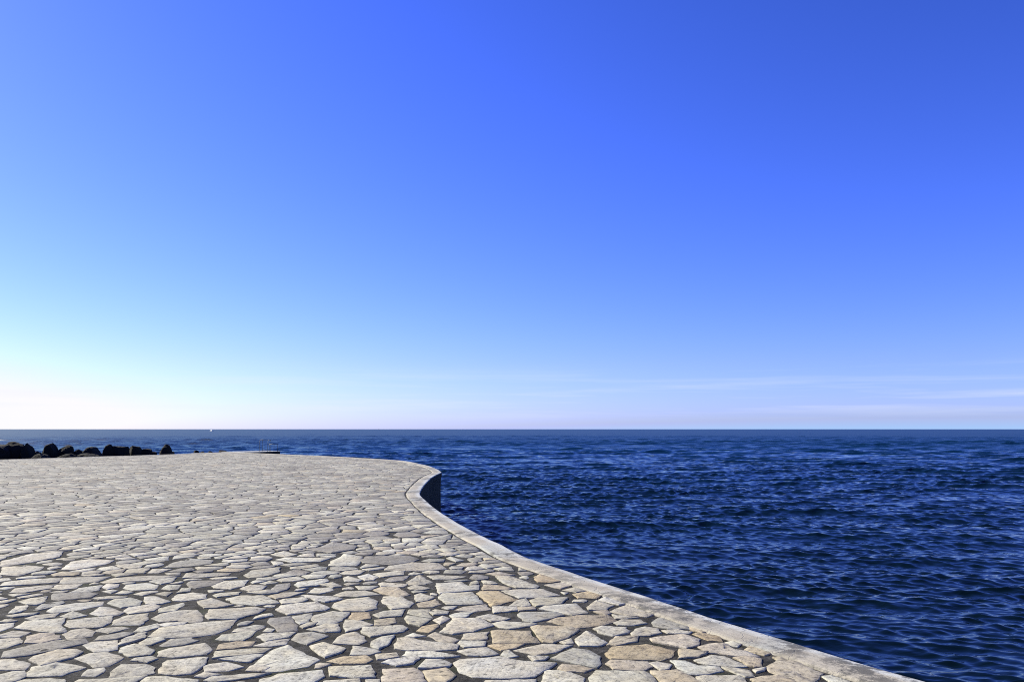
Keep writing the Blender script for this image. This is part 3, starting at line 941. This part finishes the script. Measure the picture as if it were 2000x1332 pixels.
def make_cells(traced):
    """irregular slabs for everywhere the traced ones do not reach"""
    lim = np.array(offset_line(OUT, COPE_W + 0.020) + [(-50, -6), (8.6, -6)])
    cell = 0.30
    grid = {}
    pts, owner = [], []          # owner >= 0: sample of a traced slab
    def put(p, o):
        grid.setdefault((int(p[0] // cell), int(p[1] // cell)), []).append(len(pts))
        pts.append(p); owner.append(o)
    for k, P in enumerate(traced):
        n = len(P); c = pcent(P)
        for i in range(n):
            a, b = P[i], P[(i + 1) % n]
            m = max(1, int(np.linalg.norm(b - a) / 0.07))
            for j in range(m):
                q = a + (b - a) * j / m
                put(tuple(q + (c - q) * 0.10), k)
        put(tuple(c), k)
    rnd = random.Random(21)
    # darts of varying reach
    cand = []
    y = 1.8
    tries = 0
    polys_np = [np.array(P) for P in traced]
    def near_ok(p, rad):
        ci, cj = int(p[0] // cell), int(p[1] // cell)
        m = int(rad // cell) + 1
        for i in range(ci - m, ci + m + 1):
            for j in range(cj - m, cj + m + 1):
                for q in grid.get((i, j), ()):
                    dd = math.dist(pts[q], p)
                    if dd < (rad if owner[q] < 0 else min(rad * 0.5, 0.085)): return False
        return True
    N = 90000
    xs = np.array([rnd.random() for _ in range(N)]); ys = np.array([rnd.random() for _ in range(N)])
    Y = 1.8 + (58.0 - 1.8) * np.sqrt(ys * 0.999 + 0.001)
    Y[60000:] = 4.3 + 7.5 * ys[60000:]
    left = -(0.655 * Y + 3.0)
    X = left + (5.2 - left) * xs
    ok = inside(lim, X, Y)
    for P in polys_np: ok &= ~inside(P, X, Y)
    for x_, y_ in zip(X[ok], Y[ok]):
        u = rnd.random()
        rad = 0.15 if u < 0.30 else 0.26 if u < 0.65 else 0.40 if u < 0.9 else 0.55
        if y_ > 8.6: rad *= 1.3
        if near_ok((x_, y_), rad): put((float(x_), float(y_)), -1)
    lines = [tuple(p) for p in lim[:n_out]]
    lgrid = {}
    for i in range(n_out - 1):
        m = max(1, int(math.dist(lines[i], lines[i + 1]) / 0.4))
        for t in range(m + 1):
            x = lines[i][0] + (lines[i + 1][0] - lines[i][0]) * t / m
            y_ = lines[i][1] + (lines[i + 1][1] - lines[i][1]) * t / m
            lgrid.setdefault((int(x // 1.0), int(y_ // 1.0)), set()).add(i)
    out = []
    for k, p in enumerate(pts):
        if owner[k] >= 0: continue
        s = 1.2
        P = [(p[0] - s, p[1] - s), (p[0] + s, p[1] - s), (p[0] + s, p[1] + s), (p[0] - s, p[1] + s)]
        ci, cj = int(p[0] // cell), int(p[1] // cell)
        nb = []
        for i in range(ci - 6, ci + 7):
            for j in range(cj - 6, cj + 7):
                for q in grid.get((i, j), ()):
                    if q != k: nb.append((math.dist(pts[q], p), q))
        nb.sort()
        for d, q in nb[:48]:
            if d > 2.4: break
            qx, qy = pts[q]
            nx, ny = (qx - p[0]) / d, (qy - p[1]) / d
            w = 0.5 if owner[q] < 0 else 0.62
            P = clip_half(P, nx, ny, nx * (p[0] + (qx - p[0]) * w) + ny * (p[1] + (qy - p[1]) * w))
            if len(P) < 3: break
        if len(P) < 3: continue
        segs = set()
        ci, cj = int(p[0] // 1.0), int(p[1] // 1.0)
        for i in range(ci - 1, ci + 2):
            for j in range(cj - 1, cj + 2):
                segs |= lgrid.get((i, j), set())
        for i in segs:      # keep off the coping
            a, b = lines[i], lines[i + 1]
            ex, ey = b[0] - a[0], b[1] - a[1]
            L = math.hypot(ex, ey)
            nx, ny = ey / L, -ex / L
            dd = nx * a[0] + ny * a[1]
            if nx * p[0] + ny * p[1] <= dd and abs((p[0] - a[0]) * ex / L + (p[1] - a[1]) * ey / L - L / 2) < L / 2 + 0.35:
                P = clip_half(P, nx, ny, dd)
                if len(P) < 3: break
        if len(P) < 3: continue
        # drop hair-short edges
        Q = [P[0]]
        for v in P[1:]:
            if math.dist(v, Q[-1]) > 0.05: Q.append(v)
        if len(Q) > 3 and math.dist(Q[0], Q[-1]) < 0.05: Q.pop()
        if len(Q) < 3 or parea(Q) < 0.004: continue
        parts = [Q]
        if parea(Q) > 0.22 and rnd.random() < 0.5:          # broken in two
            c = pcent(Q); th = rnd.uniform(0, math.pi)
            nx, ny = math.cos(th), math.sin(th)
            d0 = nx * c[0] + ny * c[1] + rnd.uniform(-.07, .07)
            parts = [clip_half(Q, nx, ny, d0), clip_half(Q, -nx, -ny, -d0)]
        for Q in parts:
            if len(Q) < 3: continue
            g = joint_half(p[1]) * rnd.uniform(0.7, 1.35)
            Q = inset_convex(Q, g)
            if len(Q) < 3: continue
            if parea(Q) > 0.004: out.append([np.array(v) for v in Q])
    return out

CREAM, WHITE, GREY, MAUVE, TAN, PINK, OCHRE = (0.43, 0.415, 0.355), (0.48, 0.47, 0.415), (0.33, 0.325, 0.29), (0.265, 0.255, 0.235), (0.40, 0.355, 0.27), (0.40, 0.365, 0.305), (0.40, 0.335, 0.228)
def pick_tint(c, rnd):
    x, y = c
    right = max(0.0, min(1.0, (x + 1.6 - 0.06 * max(y - 5, 0)) / 2.6)) * (1.0 if y < 10 else 0.15)
    far = max(0.0, min(1.0, (y - 8.5) / 3.0))
    w = {CREAM: 5 - 2.6 * far, WHITE: 3.2 - 1.7 * far, GREY: 0.9 + 4.2 * far, MAUVE: 0.25 + 2.9 * far, TAN: 0.12 + 3.6 * right, PINK: 0.5 + 0.8 * right, OCHRE: 0.03 + 2.4 * right}
    keys = list(w); r = rnd.random() * sum(w.values())
    for k in keys:
        r -= w[k]
        if r <= 0: break
    v = rnd.uniform(0.86, 1.06)
    return tuple(ch * v * f * rnd.uniform(0.99, 1.01) for ch, f in zip(k, (0.95, 0.96, 0.93)))

def slab_rings(P, rnd, fine):
    """outline of a broken slab: nibbled edges, blunted corners"""
    n = len(P)
    pts = []
    step = 0.055 if fine == 2 else 0.10 if fine == 1 else 0.30
    rough = 0.006
    for i in range(n):
        a, b, c0 = P[i], P[(i + 1) % n], P[(i - 1) % n]
        e = b - a; L = np.linalg.norm(e)
        if L < 1e-5: continue
        nrm = np.array((e[1], -e[0])) / L
        cut = min(0.002 + 0.004 * rnd.random(), L * 0.15)
        pts.append(a + e / L * cut)
        m = max(1, int((L - 2 * cut) / step))
        bow = rnd.uniform(-0.008, 0.006) * min(L / 0.4, 1.5)
        for j in range(1, m):
            t = j / m
            pts.append(a + e / L * (cut + (L - 2 * cut) * t) + nrm * (rnd.gauss(0, rough) + bow * 4 * t * (1 - t)))
        pts.append(b - e / L * cut)
    return pts

def slab(P, rnd, fine):
    c = pcent(P)
    ring = slab_rings(P, rnd, fine)
    n = len(ring)
    zt = rnd.uniform(0.000, 0.0045) if fine else rnd.uniform(0.001, 0.004)
    tx, ty = rnd.gauss(0, 0.004), rnd.gauss(0, 0.004)
    tw = 0.0010 if fine else 0.0006
    def top(p, dz=0.0):
        return zt + dz + tx * (p[0] - c[0]) + ty * (p[1] - c[1])
    V, F, S = [], [], []
    def ringat(f_in, zfun):
        for p in ring:
            d = np.linalg.norm(c - p)
            q = p + (c - p) * min(0.4, f_in / max(d, 1e-4)) if f_in >= 0 else p - (c - p) * (-f_in / max(d, 1e-4))
            V.append((q[0], q[1], zfun(q)))
    ringat(-0.004, lambda q: -0.03)
    bev = rnd.uniform(0.003, 0.005) if fine else 0.006
    ringat(0.0, lambda q: top(q, -0.0018 - (rnd.random() * 0.0015 if fine else 0)))
    ringat(bev, lambda q: top(q, rnd.gauss(0, tw * 0.6)))
    rings = 3
    if fine == 2:
        for f in (0.36, 0.72):
            for p in ring:
                q = p + (c - p) * f
                V.append((q[0], q[1], top(q, rnd.gauss(0, tw))))
        rings = 5
    V.append((c[0], c[1], top(c, rnd.gauss(0, tw))))
    for r in range(rings - 1):
        for i in range(n):
            j = (i + 1) % n
            F.append((r * n + i, r * n + j, (r + 1) * n + j, (r + 1) * n + i)); S.append(r > 1)
    k = len(V) - 1
    for i in range(n):
        F.append(((rings - 1) * n + i, (rings - 1) * n + (i + 1) % n, k)); S.append(True)
    return V, F, S, c

def build_paving():
    traced = read_traced()
    lim = offset_line(OUT, COPE_W + 0.02)
    cells = make_cells(traced)
    rnd = random.Random(99)
    allp = [(P, True) for P in traced] + [(P, False) for P in cells]
    def size_in_view(P):
        c = pcent(P)
        if c[1] < 4.75: return 0.0
        if abs(c[0]) > 0.66 * c[1] + 0.2: return 0.0
        return abs(parea(P)) / c[1] ** 3
    order = sorted(range(len(allp)), key=lambda i: -size_in_view(allp[i][0]))
    single = set(order[:300])
    BV, BF, BS, BC = [], [], [], []
    for i, (P, tr) in enumerate(allp):
        c = pcent(P)
        fine = 2 if (i in single) else 1 if c[1] < 16 else 0
        V, F, S, c = slab(P, rnd, fine)
        col = (*pick_tint(c, rnd), rnd.random())
        if i in single:
            me = mesh_from("paving_stone", [(v[0] - c[0], v[1] - c[1], v[2]) for v in V], F, S)
            ca = me.attributes.new("tint", "FLOAT_COLOR", "POINT")
            ca.data.foreach_set("color", list(col) * len(V))
            o = link("paving_stone", me, M_STONE, pavement)
            o.location = (c[0], c[1], 0)
        else:
            b = len(BV)
            BV += V; BF += [tuple(k + b for k in f) for f in F]; BS += S; BC += list(col) * len(V)
    me = mesh_from("paving_stones", BV, BF, BS)
    ca = me.attributes.new("tint", "FLOAT_COLOR", "POINT")
    ca.data.foreach_set("color", BC)
    o = link("paving_stones", me, M_STONE, pavement)
    o["kind"] = "stuff"
    print("slabs", len(allp), "traced", len(traced), "verts", len(BV))
build_paving()

# ------------------------------------------------------------------ boulders beyond the terrace
from mathutils import noise as mnoise
def boulder(u0, u1, vtop, depth, shape, label, seed, zbase=-2.6, thick=None, name="boulder"):
    """u0..u1 and vtop: extent in the photograph; depth: metres from the camera"""
    s = depth / FPX
    cx = ((u0 + u1) / 2 - 1000) * s
    w = (u1 - u0) * s * 1.17
    ztop = EYE - (vtop - 838) * s
    rnd = random.Random(seed)
    bm = bmesh.new()
    bmesh.ops.create_icosphere(bm, subdivisions=4, radius=1.0)
    off = Vector((seed * 3.1, seed * 1.7, seed * 0.9))
    # cut by a few planes for the broken, blocky look
    planes = []
    for k in range(9):
        d = Vector((rnd.gauss(0, 1), rnd.gauss(0, 1), rnd.gauss(0, 0.8))).normalized()
        planes.append((d, rnd.uniform(0.72, 0.95) if shape != "dome" else rnd.uniform(0.86, 1.0)))
    if shape == "slab": planes.append((Vector((0.05, -0.1, 1)).normalized(), 0.62))
    if shape == "block": planes += [(Vector((0.06, 0, 1)).normalized(), 0.72), (Vector((1, 0.1, 0.1)).normalized(), 0.75), (Vector((-1, 0.1, 0.05)).normalized(), 0.75)]
    if shape == "slope_right": planes += [(Vector((0.75, 0, 0.8)).normalized(), 0.55)]
    if shape == "slope_left": planes += [(Vector((-0.75, 0, 0.8)).normalized(), 0.55)]
    if shape == "peak": planes += [(Vector((0.8, 0, 0.75)).normalized(), 0.62), (Vector((-0.8, 0, 0.7)).normalized(), 0.62)]
    if shape == "wedge": planes += [(Vector((-0.9, 0, 0.6)).normalized(), 0.45), (Vector((0.1, 0, 1)).normalized(), 0.6)]
    for v in bm.verts:
        p = v.co.copy()
        for d, h in planes:
            q = p.dot(d)
            if q > h: p -= d * (q - h) * 0.92
        n = mnoise.fractal(p * 1.6 + off, 1.0, 2.0, 4) * 0.12
        v.co = p * (1 + n)
    xs = [v.co.x for v in bm.verts if v.co.z > -0.45] ; zs = [v.co.z for v in bm.verts]
    zmax = max(zs); zmin = min(zs)
    xmin, xmax = min(xs), max(xs)
    H = ztop - zbase
    T = thick or max(0.9, w * 0.8)
    # the part seen over the edge is the upper cap: body widens below
    for v in bm.verts:
        x = ((v.co.x - xmin) / (xmax - xmin) - 0.5) * w
        z = (v.co.z - zmin) / (zmax - zmin)
        # profile: keeps its width over the upper part, roots down to the bed
        v.co = Vector((x, v.co.y * T / 2, z ** 0.42 * H if z < 0.999 else H))
    me = bpy.data.meshes.new(name)
    for f in bm.faces: f.smooth = False
    bm.to_mesh(me); bm.free()
    o = link(name, me, M_ROCK)
    o.location = (cx, depth, zbase)
    tag(o, label, "boulder", "dark boulders piled beyond the terrace edge")
    return o

G = "dark boulders piled beyond the terrace edge"
boulder(-75, 22, 866, 45.6, "slab", "wide flat-topped black boulder cut off by the left picture edge", 1)
boulder(14, 61, 861.5, 46.4, "round", "tallest black boulder with domed top, beside the left picture edge", 2)
boulder(54, 73, 864.5, 46.0, "peak", "narrow pointed black boulder right of the tallest domed one", 3)
boulder(71, 97, 880, 46.6, "slope_right", "low black boulder in the dip between the left pile and the next peak", 4)
boulder(93, 121, 864.5, 47.6, "peak", "steep black boulder with narrow top right of the first dip", 5)
boulder(112, 154, 868.5, 48.2, "slope_left", "broad black boulder with a top slanting down to the left", 6)
boulder(146, 174, 876.5, 48.6, "round", "small low black boulder between the slanting one and a triangular one", 7)
boulder(164, 211, 871.5, 49.0, "peak", "triangular black boulder with long sloping right side", 8)
boulder(209, 230, 866.5, 50.2, "round", "narrow domed black boulder touching the long flat one", 9)
boulder(224, 258, 870, 50.6, "block", "long flat-topped black boulder right of the narrow dome", 10)
boulder(259.5, 280, 869.8, 51.4, "block", "square black boulder just right of the long flat one", 11)
boulder(281, 305, 875.5, 52.2, "wedge", "low wedge-shaped black boulder between the square one and the lone dome", 12)
boulder(300, 311, 880.8, 52.6, "slab", "thin low black rock at the right foot of the wedge", 13)
boulder(320, 341.5, 866.8, 52.8, "dome", "lone domed black boulder standing apart on the right", 34)
boulder(336, 345, 880.8, 53.0, "slab", "tiny black rock at the foot of the lone dome", 15)
boulder(384, 396, 878.3, 59.5, "round", "small black rock barely over the edge, leftmost of three before the jetty", 16, name="boulder")
boulder(395, 405, 880.5, 59.0, "slab", "flat black sliver of rock between the three small ones", 17)
boulder(412, 426, 879.5, 60.0, "round", "small black rock, middle one of three before the jetty", 18)
boulder(433, 447, 878.0, 61.0, "slab", "small black rock nearest the jetty", 19)
boulder(74, 116, 884.5, 45.4, "slope_right", "low black boulder at the paving edge under the first dip", 20)
boulder(116, 160, 884.5, 47.0, "round", "low black boulder at the paving edge under the slanting one", 21)
boulder(156, 214, 884.0, 47.8, "slope_right", "low black boulder at the paving edge under the triangular one", 23)

# ------------------------------------------------------------------ jetty beyond the terrace, with its bathing ladder
def prism(name, poly, z0, z1, mat, parent=None, origin=(0, 0, 0)):
    n = len(poly)
    a = sum(p[0] * q[1] - q[0] * p[1] for p, q in zip(poly, poly[1:] + poly[:1]))
    if a < 0: poly = poly[::-1]
    V = [(x - origin[0], y - origin[1], z0 - origin[2]) for x, y in poly] + [(x - origin[0], y - origin[1], z1 - origin[2]) for x, y in poly]
    F = [tuple(range(n))[::-1], tuple(range(n, 2 * n))] + [(i, (i + 1) % n, n + (i + 1) % n, n + i) for i in range(n)]
    return link(name, mesh_from(name, V, F), mat, parent)
jA, jB = at(474, 883.0), at(548, 880.9)
jdir = np.array(jB) - np.array(jA)
jn = np.array((-jdir[1], jdir[0])); jn /= np.linalg.norm(jn)
jC, jD = tuple(np.array(jB) + jn * 1.5), tuple(np.array(jA) + jn * 2.4)
jet = empty("jetty", (jB[0], jB[1], WATER_Z))
tag(jet, "small concrete bathing jetty with dark side beyond the far terrace edge", "jetty")
jin = np.array(jA) - jdir / np.linalg.norm(jdir) * 0.3
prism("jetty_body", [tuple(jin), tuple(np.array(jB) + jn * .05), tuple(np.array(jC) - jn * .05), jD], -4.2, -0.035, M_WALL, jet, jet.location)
prism("jetty_top", [tuple(jin - jn * .04), tuple(np.array(jB) - jn * .04 + jdir * .012), tuple(np.array(jC) + jdir * .012), jD], -0.03, 0.0, M_COPING, jet, jet.location)

def tube(name, pts, r, mat, parent=None, seg=8):
    V, F = [], []
    P = [Vector(p) for p in pts]
    for i, p in enumerate(P):
        d = (P[min(i + 1, len(P) - 1)] - P[max(i - 1, 0)]).normalized()
        a = d.orthogonal().normalized() if abs(d.z) > 0.99 else d.cross(Vector((0, 0, 1))).normalized()
        b = d.cross(a)
        for k in range(seg):
            t = 2 * math.pi * k / seg
            V.append(tuple(p + (a * math.cos(t) + b * math.sin(t)) * r))
    for i in range(len(P) - 1):
        for k in range(seg):
            F.append((i * seg + k, i * seg + (k + 1) % seg, (i + 1) * seg + (k + 1) % seg, (i + 1) * seg + k))
    F.append(tuple(range(seg))[::-1]); F.append(tuple(range((len(P) - 1) * seg, len(P) * seg)))
    return link(name, mesh_from(name, V, F, True), mat, parent)

lx, ly = (521 - 1000) / FPX * 58.3, 58.3
lad = empty("bathing_ladder", (lx, ly, 0))
tag(lad, "thin grey metal bathing ladder with raised hoop handrails on the jetty", "ladder")
for k, dx in enumerate((-0.30, 0.30)):
    hoop = [(dx, -0.25, 0.0), (dx, -0.25, 0.62), (dx, -0.18, 0.77), (dx, -0.05, 0.84), (dx, 0.28, 0.84), (dx, 0.42, 0.77), (dx, 0.5, 0.6), (dx, 0.5, -2.3)]
    tube("handrail", hoop, 0.017, M_STEEL, lad)
tube("top_bar", [(-0.30, -0.05, 0.84), (0.30, -0.05, 0.84)], 0.016, M_STEEL, lad)
for k in range(6):
    tube("rung", [(-0.30, 0.5, 0.1 - k * 0.3), (0.30, 0.5, 0.1 - k * 0.3)], 0.015, M_STEEL, lad)
hr = empty("guard_rail", ((537 - 1000) / FPX * 58.2, 58.2, 0))
tag(hr, "low thin metal guard rail between the ladder and the jetty end", "railing")
for dx in (-0.26, 0.08, 0.34):
    tube("post", [(dx, 0, 0), (dx, 0, 0.52)], 0.015, M_STEEL, hr)
tube("rail", [(-0.30, 0, 0.52), (0.38, 0, 0.52)], 0.015, M_STEEL, hr)

# ------------------------------------------------------------------ far boats
def motor_yacht(u, depth, length, label):
    x = (u - 1000) / FPX * depth
    root = empty("motor_yacht", (x, depth, WATER_Z))
    tag(root, label, "boat")
    L = length
    V, F = [], []
    st = [(-0.5, .13, .11), (-0.2, .15, .12), (0.15, .14, .13), (0.38, .07, .15), (0.5, .004, .17)]
    for t, hw, hz in st:
        V += [(t * L, -hw * L, hz * L), (t * L, -hw * L * 0.75, -0.03 * L), (t * L, hw * L * 0.75, -0.03 * L), (t * L, hw * L, hz * L)]
    for i in range(len(st) - 1):
        a, b = i * 4, i * 4 + 4
        F += [(a, a + 1, b + 1, b), (a + 1, a + 2, b + 2, b + 1), (a + 2, a + 3, b + 3, b + 2), (a + 3, a, b, b + 3)]
    F += [(0, 3, 2, 1), (16, 17, 18, 19)]
    link("hull", mesh_from("hull", V, F), M_BOATWHITE, root)
    def cab(name, x0, x1, w, z0, z1, rake, mat, par):
        V = [(x0 * L, -w * L, z0 * L), (x1 * L, -w * L, z0 * L), (x1 * L, w * L, z0 * L), (x0 * L, w * L, z0 * L),
             (x0 * L, -w * L * .85, z1 * L), ((x1 - rake) * L, -w * L * .85, z1 * L), ((x1 - rake) * L, w * L * .85, z1 * L), (x0 * L, w * L * .85, z1 * L)]
        return link(name, mesh_from(name, V, [(3, 2, 1, 0), (4, 5, 6, 7), (0, 1, 5, 4), (1, 2, 6, 5), (2, 3, 7, 6), (3, 0, 4, 7)]), mat, par)
    c = cab("cabin", -0.32, 0.26, 0.10, 0.12, 0.21, 0.10, M_BOATWHITE, root)
    cab("window", -0.28, 0.215, 0.097, 0.155, 0.185, 0.03, M_GLASS, c)
    cab("flybridge", -0.26, 0.06, 0.08, 0.213, 0.25, 0.05, M_BOATWHITE, root)
    return root
my = motor_yacht(417, 1350, 15.0, "white motor yacht on the horizon above the far terrace edge")
my.rotation_euler = (0, 0, R(128)); my.scale = (1, 1, 0.6)
def cargo_ship(u, depth, length, label):
    x = (u - 1000) / FPX * depth
    root = empty("cargo_ship", (x, depth, WATER_Z))
    tag(root, label, "ship")
    L = length
    V, F = [], []
    for t, hw, hz in [(-0.5, .06, .09), (-0.4, .08, .085), (0.35, .08, .085), (0.46, .04, .10), (0.5, .004, .11)]:
        V += [(t * L, -hw * L, hz * L), (t * L, -hw * L * .8, -.02 * L), (t * L, hw * L * .8, -.02 * L), (t * L, hw * L, hz * L)]
    for i in range(4):
        a, b = i * 4, i * 4 + 4
        F += [(a, a + 1, b + 1, b), (a + 1, a + 2, b + 2, b + 1), (a + 2, a + 3, b + 3, b + 2), (a + 3, a, b, b + 3)]
    F += [(0, 3, 2, 1), (16, 17, 18, 19)]
    link("hull", mesh_from("hull", V, F), M_BOATDARK, root)
    def box(name, x0, x1, w, z0, z1, mat):
        V = [(x0 * L, -w * L, z0 * L), (x1 * L, -w * L, z0 * L), (x1 * L, w * L, z0 * L), (x0 * L, w * L, z0 * L), (x0 * L, -w * L, z1 * L), (x1 * L, -w * L, z1 * L), (x1 * L, w * L, z1 * L), (x0 * L, w * L, z1 * L)]
        link(name, mesh_from(name, V, [(3, 2, 1, 0), (4, 5, 6, 7), (0, 1, 5, 4), (1, 2, 6, 5), (2, 3, 7, 6), (3, 0, 4, 7)]), mat, root)
    box("bridge", -0.42, -0.24, 0.065, 0.08, 0.20, M_BOATDARK)
    box("funnel", -0.40, -0.35, 0.02, 0.205, 0.27, M_BOATDARK)
    return root
cargo_ship(742, 6200, 17.0, "tiny dark vessel, a speck on the horizon line left of centre")
